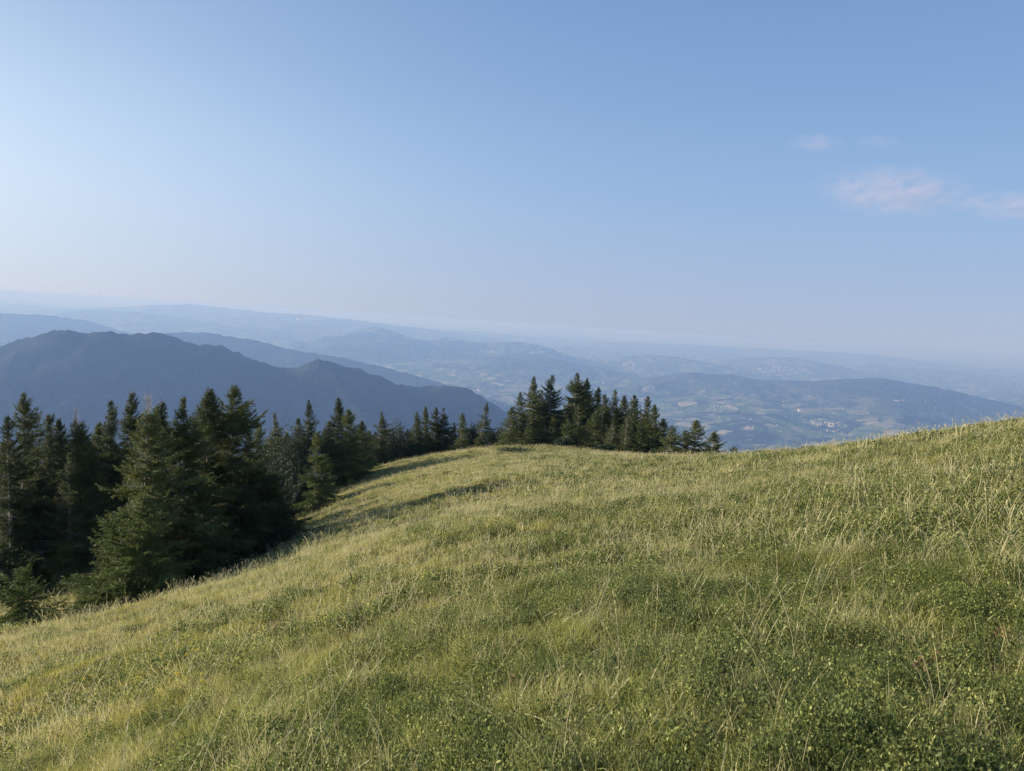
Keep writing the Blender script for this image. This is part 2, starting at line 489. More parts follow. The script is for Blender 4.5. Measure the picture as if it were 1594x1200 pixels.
def bark_mat(name, c1, c2):
    N = Nodes(name); g = N.n('ShaderNodeNewGeometry')
    f = N.noise(g.outputs['Position'], 14, 5, 0.7)
    c = N.mix(N.ramp(f, [(0.35, 0.0), (0.65, 1.0)]), c1, c2)
    p = N.n('ShaderNodeBsdfPrincipled'); N.l(c, p.inputs['Base Color']); p.inputs['Roughness'].default_value = 0.9
    b = N.n('ShaderNodeBump'); b.inputs['Strength'].default_value = 0.6; b.inputs['Distance'].default_value = 0.02
    N.l(f, b.inputs['Height']); N.l(b.outputs[0], p.inputs['Normal'])
    N.l(p.outputs[0], N.out.inputs['Surface']); return N.m
M_BARK = bark_mat('spruce_bark', (0.16, 0.13, 0.10), (0.34, 0.30, 0.25))
M_DEAD = bark_mat('bleached_wood', (0.30, 0.27, 0.22), (0.52, 0.48, 0.41))
M_NEEDLE = leafy_mat('spruce_needles', [(0.030, 0.046, 0.015), (0.065, 0.085, 0.030), (0.115, 0.140, 0.048), (0.23, 0.26, 0.105)], 0.18, 0.6, patch=(1.3, (1.25, 1.1, 0.7)), spec=0.25)

M_YOUNG_LIT = leafy_mat('young_and_sunlit_needles', [(0.050, 0.068, 0.018), (0.10, 0.13, 0.032), (0.17, 0.20, 0.05), (0.27, 0.29, 0.09)], 0.2, 0.6, spec=0.25)  # bright green of the young spruce; on grown trees it paints in sunlight
WIND = np.array([-0.80, -0.60, 0.0])       # the weather side, where branches have died back

def spruce(name, label, x, y, H, Rb, bare=0.3, seed=0, group=None, sparse=1.0, skirt=1.0, deadtop=False, lean=(0, 0), category='spruce tree', mat=None):
    rng = np.random.default_rng(seed)
    root = bpy.data.objects.new(name, None); col.objects.link(root)
    z0 = gz(x, y) - 0.06
    root.location = (x, y, z0)
    tag(root, label, category, group)
    # trunk
    n = 14; path = []; rad = []
    if lean == (0, 0): lean = tuple(rng.normal(0, 0.012, 2))
    wob = rng.normal(0, 0.012 * H, 2); ph = rng.uniform(0, 6.28)
    def tp(t):
        return np.array([lean[0] * H * t + wob[0] * math.sin(3.2 * t + ph) * t, lean[1] * H * t + wob[1] * math.sin(2.7 * t + ph) * t, H * t])
    for i in range(n):
        t = i / (n - 1); path.append(tp(t)); rad.append(max(0.008, 0.0155 * H * (1 - t) ** 0.9 * (1.25 if i == 0 else 1)))
    V, Fq = tube(path, rad, 8)
    trunkV, trunkF = V, Fq
    # branches
    O = []; Dv = []; L = []
    dead_paths = []
    zc = 0.04 if skirt > 0.5 else 0.15
    t = zc
    holes = [(rng.uniform(0.25, 0.9), rng.uniform(0, 6.28), rng.uniform(0.04, 0.09)) for _ in range(int(rng.integers(2, 6)))]
    ragged = rng.uniform(0.08, 0.20)
    while t < 0.985:
        nb = int(rng.integers(5, 8)) if t < 0.85 else 4
        a0 = rng.uniform(0, 6.28)
        lump = 1 + ragged * math.sin(t * H * 1.7 + ph) + rng.normal(0, ragged * 0.6)
        for k in range(nb):
            a = a0 + 2 * np.pi * k / nb + rng.normal(0, 0.25)
            d = np.array([math.cos(a), math.sin(a), 0])
            wside = max(0.0, float(d @ WIND))
            prof = min(1.0, (1 - t) / 0.93) ** 0.86 * (0.88 + 0.12 * min(1, t / 0.1))
            ln = Rb * prof * lump * rng.choice([rng.uniform(0.5, 0.85), rng.uniform(0.8, 1.05), rng.uniform(0.9, 1.22)]) + 0.20 * (1 - t) ** 0.5 + 0.04
            for ht, ha, hw in holes:
                if abs(t - ht) < hw and math.cos(a - ha) > 0.35: ln *= 0.35
            if rng.random() < 0.03: ln *= 1.35
            side = 1 - 0.35 * bare * wside * (1 if t > 0.2 else 0.3)
            ln *= side
            el = np.interp(t, [0, 0.3, 0.7, 1], [-0.18, -0.05, 0.28, 0.95]) + rng.normal(0, 0.09)
            dead = rng.random() < (0.01 + 0.72 * bare) * (0.10 + 1.1 * wside ** 0.7) * np.interp(t, [0, 0.2, 0.42, 0.92, 1.0], [0.0, 0.08, 1.0, 0.9, 0.15 if not deadtop else 1.0])
            if deadtop and t > 0.9: dead = True
            if dead:
                ln *= rng.uniform(0.25, 0.9)
            p0 = tp(min(t + rng.uniform(-0.008, 0.008), 0.99))
            if dead and rng.random() < 0.25: continue
            m = max(4, int(ln / 0.13)); pp = [p0]
            cur = p0.copy()
            for q in range(m):
                s = (q + 1) / m
                e = el - 0.35 * math.sin(s * 2.4) * (1 - t) + 0.45 * s * s
                st = ln / m
                jig = rng.normal(0, 0.05 if not dead else 0.16, 3)
                dirv = np.array([d[0] * math.cos(e), d[1] * math.cos(e), math.sin(e)]) + jig
                dirv /= np.linalg.norm(dirv)
                nxt = cur + dirv * st
                if not dead and s > 0.12:
                    sv = np.cross(dirv, [0, 0, 1.0]); sv /= np.linalg.norm(sv) + 1e-9
                    for sg in (-1, 1, -1, 1)[: (4 if rng.random() < 0.6 * sparse else 2)]:
                        if rng.random() > sparse: continue
                        ang = rng.uniform(0.55, 1.15)
                        dv = dirv * math.cos(ang) + sg * sv * math.sin(ang) + np.array([0, 0, rng.normal(-0.12, 0.16)])
                        O.append(cur + (nxt - cur) * rng.random()); Dv.append(dv / np.linalg.norm(dv))
                        L.append((0.16 + 0.42 * ln * (1 - s) ** 0.7 * rng.uniform(0.5, 1.0)) if ln > 0.35 else 0.07 + 0.25 * ln)
                    if q % 2 == 0 or s > 0.8:
                        O.append(cur); Dv.append(dirv + np.array([0, 0, 0.15])); L.append((0.22 + 0.08 * rng.random()) * (1 if ln > 0.35 else 0.6))
                cur = nxt; pp.append(cur.copy())
            dead_paths.append((pp, 0.006 + 0.010 * ln / max(Rb, 0.5), dead))
        t += (0.17 + rng.uniform(-0.04, 0.05)) / H * (1.0 if t < 0.8 else 0.8)
    # leader
    for k in range(5 if not deadtop else 0):
        O.append(tp(0.93 + 0.015 * k)); Dv.append(np.array([rng.normal(0, 0.15), rng.normal(0, 0.15), 1.0])); L.append(0.17)
    O = np.array(O); Dv = np.array(Dv); Dv /= np.linalg.norm(Dv, axis=1)[:, None]; L = np.minimum(np.array(L), 0.62)
    S, U = frame(Dv)
    Vs = []; Ts = []; off = 0
    pick = rng.integers(0, len(TPL), len(O))
    for q, (tv, tt) in enumerate(TPL):
        m = pick == q
        if not m.any(): continue
        o = O[m][:, None]; dd = Dv[m][:, None]; s = S[m][:, None]; u = U[m][:, None]; ll = L[m][:, None, None]
        wsc = (0.32 / np.maximum(L[m], 0.2))[:, None, None] ** 0.5
        vv = o + ll * (tv[None, :, 0:1] * dd + wsc * (tv[None, :, 1:2] * s + tv[None, :, 2:3] * u))
        nv = len(tv); cnt = len(vv)
        Vs.append(vv.reshape(-1, 3)); Ts.append((tt[None] + (np.arange(cnt) * nv)[:, None, None]).reshape(-1, 3) + off)
        off += cnt * nv
    V = np.concatenate(Vs)
    # keep low boughs from poking under the turf
    obj('crown', mk_mesh('crown', V, np.concatenate(Ts)), M_YOUNG_LIT if mat else M_NEEDLE, root)
    # trunk with its limbs: living ones bark brown, dead ones bleached with twigs
    Vb_ = [trunkV]; Fb_ = [trunkF]; off = len(trunkV); mats = [np.zeros(len(trunkF), np.int32)]
    def put(v, f, mi):
        nonlocal off
        if f.shape[1] == 3: f = np.concatenate([f, f[:, 2:]], 1)
        Vb_.append(v); Fb_.append(f + off); off += len(v); mats.append(np.full(len(f), mi, np.int32))
    for pp, r0, dd in dead_paths:
        pa = pp if dd else pp[: max(3, int(len(pp) * 0.6))]
        if not dd and rng.random() > 0.5: continue
        v, f = tube(pa, [r0 * (1 - 0.8 * i / (len(pa) - 1)) for i in range(len(pa))], 3)
        put(v, f, 1 if dd else 0)
        if dd:
            for i in range(1, len(pa)):
                for sg in (-1, 1):
                    if rng.random() < 0.75:
                        b = np.array(pa[i]); dv = (b - np.array(pa[i - 1])); dv /= np.linalg.norm(dv) + 1e-9
                        sv = np.cross(dv, [0, 0, 1.0]); tw = dv * 0.6 + sg * sv + rng.normal(0, 0.25, 3)
                        tl = rng.uniform(0.10, 0.34)
                        v, f = tube([b, b + tw * tl * 0.5, b + tw * tl + np.array([0, 0, 0.04])], [0.0045, 0.0035, 0.002], 3)
                        put(v, f, 1)
    tm = mk_mesh('trunk', np.concatenate(Vb_), np.concatenate(Fb_)); tm.materials.append(M_BARK); tm.materials.append(M_DEAD)
    tm.polygons.foreach_set('material_index', np.concatenate(mats))
    obj('trunk', tm, None, root)
    return root

# photograph x and y of the tip, depth, radius / height, bareness, options, label
G1, G2, G3, G4 = 'spruces of the left-hand forest', 'spruces of the big clump at the forest edge', 'spruces along the far edge of the meadow', 'spruces of the clump on the knoll'
TREES = [
 # the left-hand forest
 (38, 611, 38, .24, .75, {}, 'tall spruce with bare pale trunk, highest tip near the left edge', G1),
 (22, 646, 36, .22, .85, {}, 'thin spruce with grey dead twigs against the left side of the tallest edge spruce', G1),
 (69, 646, 40, .24, .35, {}, 'green pointed spruce just right of the tall bare-trunked edge spruce', G1),
 (91, 651, 39, .22, .8, {}, 'greyish thin-needled spruce between the green pointed one and the dead-topped one', G1),
 (112, 634, 38, .20, .95, dict(deadtop=True, lean=(.03, 0)), 'spruce with a leaning bleached dead top in the left forest', G1),
 (130, 668, 41, .25, .5, {}, 'short-tipped spruce right behind the dead-topped spruce', G1),
 (152, 655, 42, .25, .5, {}, 'low dull spruce in the dip of the forest skyline left of the twin tips', G1),
 (176, 623, 40, .22, .7, {}, 'brownish spruce, left one of the twin tips beside the twisted snag', G1),
 (200, 607, 41, .20, .5, {}, 'dark narrow spruce, right and taller one of the twin tips', G1),
 (2, 690, 40, .27, .4, {}, 'dark spruce cut by the left picture edge', G1),
 (12, 731, 37, .25, .6, {}, 'smaller spruce with grey stem standing in front at the left edge', G1),
 (111, 705, 37, .24, .85, {}, 'slender front spruce with a long bare pale stem before the dark forest', G1),
 (60, 760, 38, .28, .3, {}, 'dark bushy spruce between the two bare-stemmed front spruces', G1),
 (150, 735, 38, .3, .2, {}, 'deep shaded spruce in the dark hollow left of the big clump', G1),
 (185, 720, 40, .3, .2, {}, 'shaded spruce in the dark hollow right behind the big clump', G1),
 # big clump at the edge
 (231, 612, 27, .215, .7, dict(deadtop=True), 'broad front spruce with snag top and grey twigs, leftmost of the big clump', G2),
 (190, 800, 25.5, .40, .1, dict(mat='young'), 'low wide spruce skirting the ground at the left foot of the big clump', G2),  # brighter needles paint its foliage as lit
 (222, 770, 24.8, .36, .25, dict(mat='young'), 'short full spruce in front of the snag-topped spruce', G2),  # lit green put into the needle colour
 (251, 621, 30, .22, .35, {}, 'dark-tipped spruce close behind the snag-topped spruce', G2),
 (289, 619, 30, .26, .5, {}, 'spruce with pale stem and twigs in the middle of the big clump', G2),
 (327, 605, 33, .27, .15, {}, 'tall green spruce left of the highest tip in the big clump', G2),
 (365, 597, 34, .31, .15, {}, 'highest spruce of the big clump with ragged tufted top', G2),
 (300, 770, 27.5, .38, .2, {}, 'squat dark spruce low in the middle front of the big clump', G2),
 (392, 668, 35, .27, .5, {}, 'spruce with one long sunlit bough right of the highest tip', G2),
 (372, 745, 32.0, .40, .15, {}, 'wide shaded spruce at the right front of the big clump', G2),
 (428, 742, 34.5, .50, .1, {}, 'dark spruce with low boughs sweeping over the meadow, right end of the big clump', G2),
 # far edge row
 (402, 649, 68, .19, .9, {}, 'pale greyish spruce rising just right of the big clump', G3),
 (432, 642, 70, .19, .9, {}, 'second pale greyish spruce right of the big clump, with a blunt top', G3),
 (464, 650, 72, .19, .4, {}, 'spruce hidden to its tip left of the dark pointed one above the lone spruce', G3),
 (482, 622, 70, .18, .6, {}, 'dark pointed spruce with pale stem above and behind the lone front spruce', G3),
 (494, 672, 56.5, .25, .8, dict(mat='young'), 'lone spruce standing forward on the meadow with a bare pale stem', G3),  # not a young tree: brighter needles give it a sunlit look
 (512, 655, 70, .3, .2, {}, 'dark spruce in the gap between the lone spruce and the tall pair', G3),
 (529, 618, 72, .22, .5, {}, 'tallest spruce of the far edge row, behind the dense conical one', G3),
 (545, 636, 70, .27, .6, dict(mat='young'), 'dense conical spruce with pale stem in front of the tallest row spruce', G3),  # sunlit look painted by the brighter needle colour
 (563, 655, 76, .25, .3, {}, 'dark spruce leaning on the right side of the dense conical one', G3),
 (593, 640, 82, .25, .95, {}, 'half dead spruce with white trunk and bare limbs in the far row', G3),
 (648, 641, 90, .24, .6, {}, 'left one of the joined dark spruces right of the dark leafy bushes', G3),
 (663, 633, 92, .22, .5, {}, 'taller spruce with rounded tip behind the left joined spruces', G3),
 (636, 668, 89, .3, .3, {}, 'low dark spruce at the left foot of the joined spruces', G3),
 (680, 632, 91, .20, .3, {}, 'dark narrow spruce, left of a close pair in the far row', G3),
 (692, 635, 91, .22, .5, {}, 'dark narrow spruce with pale stem, right of a close pair in the far row', G3),
 (707, 658, 90, .2, .6, {}, 'short thin spruce between the close pair and the broad cone', G3),
 (720, 643, 88, .26, .6, {}, 'broad conical spruce on the skyline left of the leaning one', G3),
 (762, 627, 86, .17, .9, dict(lean=(.13, 0), dx=-1.0), 'thin leaning spruce with bare white stem standing alone on the skyline', G3),
 # knoll clump
 (797, 633, 79, .27, .75, {}, 'leftmost spruce of the knoll clump with pale twiggy front', G4),
 (813, 611, 80, .24, .8, {}, 'spruce with grey bare stem second from the left on the knoll', G4),
 (832, 585, 83, .18, .5, {}, 'slim tall spire on the left half of the knoll clump', G4),
 (845, 607, 84, .2, .8, {}, 'thin grey spire between the two tall left spruces of the knoll', G4),
 (861, 583, 83, .24, .55, {}, 'tall broad spruce with ragged right side left of the gap on the knoll', G4),
 (896, 579, 84, .22, .5, {}, 'highest spruce of the knoll clump with a clubbed top', G4),
 (914, 588, 84, .22, .35, {}, 'dark spruce close to the right of the highest knoll spruce', G4),
 (903, 629, 78, .27, .7, {}, 'lower front spruce beneath the two highest knoll spruces', G4),
 (884, 653, 76, .38, .65, dict(mat='young'), 'low pale twiggy spruce at the front edge beside the bare grass gap', G4),  # brighter needle colour stands in for sun on it
 (931, 603, 82, .22, .35, {}, 'dark tip right of the two highest knoll spruces', G4),
 (940, 613, 77, .21, .8, {}, 'spruce with pale upper stem left of the centre front of the knoll', G4),
 (928, 640, 75, .27, .4, {}, 'dense green front spruce in the middle of the knoll clump', G4),
 (957, 606, 77, .22, .7, {}, 'pointed spruce with pale stem at the centre of the knoll clump', G4),
 (971, 615, 78, .23, .4, {}, 'dark spruce right behind the central pointed one on the knoll', G4),
 (954, 655, 72.5, .22, .95, {}, 'small half bare spruce in front with grey twigs, left of the skeleton tree', G4),
 (976, 647, 71.0, .24, 1.15, {}, 'nearly dead skeleton spruce with white stem at the knoll front', G4),
 (990, 614, 75, .20, .6, {}, 'narrow spruce with pale stem right of the centre on the knoll', G4),
 (1006, 617, 74, .22, .5, {}, 'right twin of the narrow spruces near the dark end of the clump', G4),
 (998, 660, 70, .30, .1, {}, 'low very dark spruce at the shaded front right of the clump', G4),
 (1019, 630, 73, .25, .3, {}, 'dark sloping-shouldered spruce at the right end of the dense clump', G4),
 (1030, 652, 72, .3, .2, {}, 'last dark spruce of the dense clump, lower than its neighbour', G4),
 (1045, 663, 64.5, .36, .8, {}, 'pale twiggy little spruce just right of the dense clump', G4),
 (1066, 671, 66, .42, .3, {}, 'dark little spruce between the pale twiggy one and the pointed one', G4),
 (1083, 654, 65, .34, .35, {}, 'pointed dark spruce standing right of the clump, taller than those beside it', G4),
 (1112, 673, 63, .38, .3, {}, 'last regular conical spruce at the right end of the knoll row', G4),
 (1143, 697, 60, .5, .2, {}, 'tiny round-topped spruce poking over the grass at the saddle', G4),
 (1174, 704, 56, .5, .2, {}, 'tiniest spruce tip beyond the grassy saddle, farthest right', G4),
]
for i, (px, py, D, rf, bare, opt, label, grp) in enumerate(TREES):
    q = at(px, py, D); opt = dict(opt); x = q[0] + opt.pop('dx', 0.0); y = q[1]
    H = max(0.7, q[2] - gz(x, y))
    spruce('spruce_tree', label, x, y, H, max(H * rf * {G1: 1.4, G2: 1.5, G3: 1.5, G4: 1.65}[grp], 0.4), bare, seed=100 + i, group=grp, **opt)
    print('tree', i, px, round(H, 1))
q = at(35, 887, 23)
spruce('young_spruce', 'bushy young bright green spruce alone in the lower left corner of the forest', q[0], q[1], q[2] - gz(q[0], q[1]), 1.8, 0.0, seed=77, sparse=1.0, mat='young', category='young spruce')

# dark spruces filling the depth of the forest, seen only as dark mass between the others
k = 0
for (px, py, D) in ((10, 680, 46), (45, 672, 48), (82, 676, 47), (120, 682, 50), (165, 672, 50), (215, 668, 48), (262, 665, 44), (310, 668, 45), (345, 665, 47),
                    (385, 690, 52), (415, 690, 70), (448, 672, 74), (505, 668, 84), (575, 670, 88), (610, 675, 95), (625, 668, 100), (700, 672, 100), (745, 672, 96),
                    (875, 640, 90), (945, 640, 86), (985, 640, 82), (830, 640, 89), (845, 648, 80), (803, 668, 78), (822, 664, 77), (852, 668, 78), (915, 668, 76), (935, 668, 75), (950, 670, 74), (968, 668, 74), (985, 672, 72), (1015, 672, 71), (897, 668, 77), (908, 600, 87), (850, 625, 85), (980, 635, 80), (815, 655, 79), (865, 640, 84), (920, 650, 80), (940, 648, 78), (965, 645, 78), (985, 650, 75), (1012, 652, 74), (888, 625, 86), (905, 620, 87), (862, 650, 81), (540, 672, 82), (560, 668, 84), (585, 672, 88), (640, 672, 93), (665, 662, 94), (685, 665, 94), (718, 668, 93), (735, 668, 94), (765, 672, 92), (640, 690, 88), (600, 688, 86), (268, 700, 34), (330, 715, 38)):
    q = at(px, py, D); H = max(2.0, q[2] - gz(q[0], q[1]))
    where = 'left-hand forest' if px < 420 else ('far edge row' if px < 780 else 'knoll clump')
    spruce('spruce_tree', 'dark spruce mostly hidden behind the front spruces of the %s' % where, q[0], q[1], H, max(H * 0.42, 1.6), 0.2, seed=500 + k,
           group='dark spruces deep in the %s' % where, sparse=0.8)
    k += 1

# ------------------------------------------------------------------ broadleaf bushes
M_LEAFD = leafy_mat('beech_leaves', [(0.022, 0.034, 0.012), (0.04, 0.055, 0.018), (0.06, 0.07, 0.025), (0.07, 0.06, 0.03)], 0.2, 0.6)
M_JUN = leafy_mat('juniper_needles', [(0.02, 0.04, 0.018), (0.035, 0.06, 0.024), (0.06, 0.085, 0.03)], 0.1, 0.6)
def bush(name, label, x, y, wx, wy, h, seed, mat, leaf=0.06, nleaf=5000, group=None, cat='bush'):
    rng = np.random.default_rng(seed)
    root = bpy.data.objects.new(name, None); col.objects.link(root); root.location = (x, y, gz(x, y) - 0.05)
    tag(root, label, cat, group)
    Vb_ = []; Fb_ = []; off = 0; tips = []
    for i in range(14):
        a = rng.uniform(0, 6.28); e = rng.uniform(0.3, 1.0)
        tip = np.array([math.cos(a) * wx * (1.05 - e) * 1.1, math.sin(a) * wy * (1.05 - e) * 1.1, h * (0.35 + 0.6 * e)])
        mid = tip * 0.5 + np.array([0, 0, h * 0.08]) + rng.normal(0, 0.08 * h, 3)
        v, f = tube([np.zeros(3), mid, tip], [0.012 * h + .008, 0.008 * h + .004, 0.004], 4)
        Vb_.append(v); Fb_.append(f + off); off += len(v); tips += [tip, mid, (mid + tip) / 2]
    obj('stem', mk_mesh('stem', np.concatenate(Vb_), np.concatenate(Fb_)), M_BARK, root)
    tips = np.array(tips)
    c = tips[rng.integers(0, len(tips), nleaf)] + rng.normal(0, 1, (nleaf, 3)) * np.array([wx, wy, h * 0.6]) * 0.19
    c[:, 2] = np.maximum(c[:, 2], 0.03)
    d = rng.normal(0, 1, (nleaf, 3)); d /= np.linalg.norm(d, axis=1)[:, None]
    s = np.cross(d, rng.normal(0, 1, (nleaf, 3))); s /= np.linalg.norm(s, axis=1)[:, None]
    ll = leaf * rng.uniform(0.6, 1.3, (nleaf, 1))
    V = np.stack([c, c + d * ll * 0.5 + s * ll * 0.32, c + d * ll, c + d * ll * 0.5 - s * ll * 0.32], 1).reshape(-1, 3)
    F4 = np.arange(nleaf * 4).reshape(-1, 4)
    obj('crown', mk_mesh('crown', V, F4), mat, root)
    return root
for i, (px, py, D, wx, label) in enumerate((
    (450, 668, 66, 2.0, 'dark brownish beech bush between the grey-green spruces and the lone spruce'),
    (425, 690, 58, 2.2, 'dark bush in the shade left of the lone meadow spruce'),
    (617, 660, 88, 2.0, 'dark leafy bush between the half dead spruce and the joined spruces'),
    (607, 672, 86, 1.6, 'lower dark bush at the foot of the half dead spruce'),
    (738, 664, 90, 1.5, 'round dark bush between the broad cone and the leaning spruce'),
    (777, 663, 88, 1.6, 'dark bush between the leaning spruce and the knoll clump'),
    (790, 672, 84, 1.2, 'small dark bush against the left foot of the knoll clump'))):
    q = at(px, py, D); h = max(1.2, q[2] - gz(q[0], q[1]))
    bush('beech_bush', label, q[0], q[1], wx, wx, h, 900 + i, M_LEAFD, 0.13, 5000, 'beech bushes among the spruces')
for i, (px, D, wx, h, label) in enumerate((
    (805, 66, 2.6, 0.55, 'flat dark juniper mat spreading on the grass before the knoll clump'),
    (876, 74, 1.0, 1.1, 'small yellow-green juniper at the edge of the grass gap'),
    (944, 70, 1.3, 0.9, 'low green juniper at the front foot of the knoll clump'),
    (1035, 62, 0.8, 0.7, 'little green juniper at the foot of the pale twiggy spruce'))):
    q = at(px, 700, D)
    bush('juniper_bush', label, q[0], q[1], wx, wx * 0.7, h, 950 + i, M_JUN, 0.09, 3500, 'junipers at the foot of the knoll', 'juniper')

# ------------------------------------------------------------------ meadow plants
def blades(rng, n, rad, h, wd, bend, segs=3, lean=0.25, head=False):
    V = []; T = []
    for i in range(n):
        a = rng.uniform(0, 6.28); rr = rad * math.sqrt(rng.random())
        b = np.array([math.cos(a) * rr, math.sin(a) * rr, -0.01])
        hh = rng.uniform(*h); az_ = rng.uniform(0, 6.28); dv = np.array([math.cos(az_), math.sin(az_), 0])
        f = rng.uniform(0, 6.28); sv = np.array([math.cos(f), math.sin(f), 0]) * wd * rng.uniform(0.6, 1.2)
        le = rng.uniform(0, lean); be = rng.uniform(0.1, bend)
        k = len(V)
        def pt(t): return b + dv * hh * (le * t + be * t * t) + np.array([0, 0, hh * t * (1 - 0.35 * be * t)])
        for s in range(segs):
            t = s / segs; wq = 1 - 0.55 * t if not head else 1 - 0.3 * t
            V += [pt(t) - sv * wq * 0.5, pt(t) + sv * wq * 0.5]
        V.append(pt(1.0))
        for s in range(segs - 1):
            T += [(k + 2 * s, k + 2 * s + 1, k + 2 * s + 3), (k + 2 * s, k + 2 * s + 3, k + 2 * s + 2)]
        T.append((k + 2 * segs - 2, k + 2 * segs - 1, k + 2 * segs))
        if head:
            for t in np.linspace(0.80, 1.0, 7):
                p_ = pt(t); dd = pt(min(1.02, t + 0.02)) - pt(t - 0.02); dd /= np.linalg.norm(dd)
                o = np.cross(dd, rng.normal(0, 1, 3)); o /= np.linalg.norm(o)
                ln = 0.035 * hh / 0.5; q = len(V)
                V += [p_, p_ + dd * ln * 0.6 + o * wd * 1.6, p_ + dd * ln]; T.append((q, q + 1, q + 2))
    return mk_mesh('tuft', V, T)

def leafclump(rng, n, rad, h, leaf):
    c = rng.normal(0, 1, (n, 3)); c /= np.linalg.norm(c, axis=1)[:, None]; c[:, 2] = np.abs(c[:, 2])
    c *= rng.uniform(0.55, 1.0, (n, 1)) * np.array([rad, rad, h])
    d = rng.normal(0, 1, (n, 3)) + np.array([0, 0, 0.7]) + c / rad * 0.5; d /= np.linalg.norm(d, axis=1)[:, None]
    s = np.cross(d, rng.normal(0, 1, (n, 3))); s /= np.linalg.norm(s, axis=1)[:, None]
    up = np.cross(s, d)
    ll = leaf * rng.uniform(0.4, 1.0, (n, 1)) ** 0.8 * rng.choice([0.8, 1.0, 1.35])
    V = np.stack([c, c + d * ll * 0.45 + s * ll * 0.3 + up * ll * 0.08, c + d * ll, c + d * ll * 0.45 - s * ll * 0.3 + up * ll * 0.08], 1).reshape(-1, 3)
    k = np.arange(n)[:, None] * 4
    T = np.concatenate([k + [0, 1, 2], k + [0, 2, 3]])
    ns = n // 8; a = rng.uniform(0, 6.28, ns); tip = np.stack([np.cos(a) * rad * .8, np.sin(a) * rad * .8, rng.uniform(0.5, 1.0, ns) * h], 1)
    b = tip * [0.4, 0.4, 0]; sv = np.stack([-np.sin(a), np.cos(a), a * 0], 1) * 0.0025
    V2 = np.stack([b - sv, b + sv, tip], 1).reshape(-1, 3)
    return mk_mesh('clump', np.concatenate([V, V2]), np.concatenate([T, np.arange(ns * 3).reshape(-1, 3) + len(V)]))

M_GREEN = leafy_mat('green_grass', [(0.10, 0.115, 0.028), (0.25, 0.27, 0.066), (0.44, 0.43, 0.13), (0.66, 0.60, 0.26)], 0.45, 0.6, spec=0.2, patch=(0.25, (1.12, 1.0, 0.9)))
M_STRAW = leafy_mat('straw_grass', [(0.30, 0.28, 0.10), (0.48, 0.42, 0.19), (0.64, 0.56, 0.30), (0.76, 0.68, 0.43)], 0.4, 0.55)
M_BILB = leafy_mat('bilberry_leaves', [(0.04, 0.055, 0.018), (0.085, 0.11, 0.034), (0.24, 0.27, 0.08), (0.62, 0.62, 0.22)], 0.45, 0.55, patch=(0.5, (1.0, 1.0, 0.85)), spec=0.25)
M_RED = leafy_mat('reddened_leaves', [(0.17, 0.10, 0.04), (0.27, 0.15, 0.065), (0.24, 0.18, 0.07)], 0.3, 0.5)
M_YEL = leafy_mat('yellow_petals', [(0.65, 0.50, 0.04), (0.75, 0.62, 0.10)], 0.2, 0.5)

def proto(me, mat, nm):
    me.materials.append(mat); o = bpy.data.objects.new(nm, me); return o     # only ever seen as instances

def scatter(name, label, cat, protos, XYZ, scl, seed):
    rng = np.random.default_rng(seed); n = len(XYZ)
    me = bpy.data.meshes.new(name); me.vertices.add(n); me.vertices.foreach_set('co', XYZ.astype(np.float32).ravel())
    a = me.attributes.new('rot', 'FLOAT_VECTOR', 'POINT')
    rot = np.stack([rng.normal(0, 0.10, n), rng.normal(0, 0.10, n), rng.uniform(0, 6.28, n)], 1).astype(np.float32)
    a.data.foreach_set('vector', rot.ravel())
    a = me.attributes.new('scl', 'FLOAT', 'POINT'); a.data.foreach_set('value', scl.astype(np.float32))
    a = me.attributes.new('idx', 'INT', 'POINT'); a.data.foreach_set('value', rng.integers(0, len(protos), n).astype(np.int32))
    o = obj(name, me); tag(o, label, cat, kind='stuff')
    ng = bpy.data.node_groups.new(name, 'GeometryNodeTree')
    ng.interface.new_socket('Geometry', in_out='INPUT', socket_type='NodeSocketGeometry')
    ng.interface.new_socket('Geometry', in_out='OUTPUT', socket_type='NodeSocketGeometry')
    nd = ng.nodes; lk = ng.links
    gi = nd.new('NodeGroupInput'); go = nd.new('NodeGroupOutput')
    iop = nd.new('GeometryNodeInstanceOnPoints'); jn = nd.new('GeometryNodeJoinGeometry')
    for p_ in reversed(protos):
        oi = nd.new('GeometryNodeObjectInfo'); oi.inputs['Object'].default_value = p_; oi.inputs['As Instance'].default_value = True
        lk.new(oi.outputs['Geometry'], jn.inputs[0])
    def na(nm_, ty):
        q = nd.new('GeometryNodeInputNamedAttribute'); q.data_type = ty; q.inputs['Name'].default_value = nm_; return q.outputs['Attribute']
    lk.new(gi.outputs[0], iop.inputs['Points']); lk.new(jn.outputs[0], iop.inputs['Instance'])
    iop.inputs['Pick Instance'].default_value = True
    lk.new(na('idx', 'INT'), iop.inputs['Instance Index'])
    e2r = nd.new('FunctionNodeEulerToRotation'); lk.new(na('rot', 'FLOAT_VECTOR'), e2r.inputs[0]); lk.new(e2r.outputs[0], iop.inputs['Rotation'])
    lk.new(na('scl', 'FLOAT'), iop.inputs['Scale'])
    lk.new(iop.outputs[0], go.inputs[0])
    md = o.modifiers.new('scatter', 'NODES'); md.node_group = ng
    return o

def points(rng, r0, r1, per_m2, amax=44):
    area = math.pi * (r1 * r1 - r0 * r0) * (2 * amax / 360.0); n = int(area * per_m2)
    r = np.sqrt(rng.uniform(r0 * r0, r1 * r1, n)); a = np.radians(rng.uniform(-amax, amax, n))
    return np.sin(a) * r, np.cos(a) * r

rng = np.random.default_rng(5)
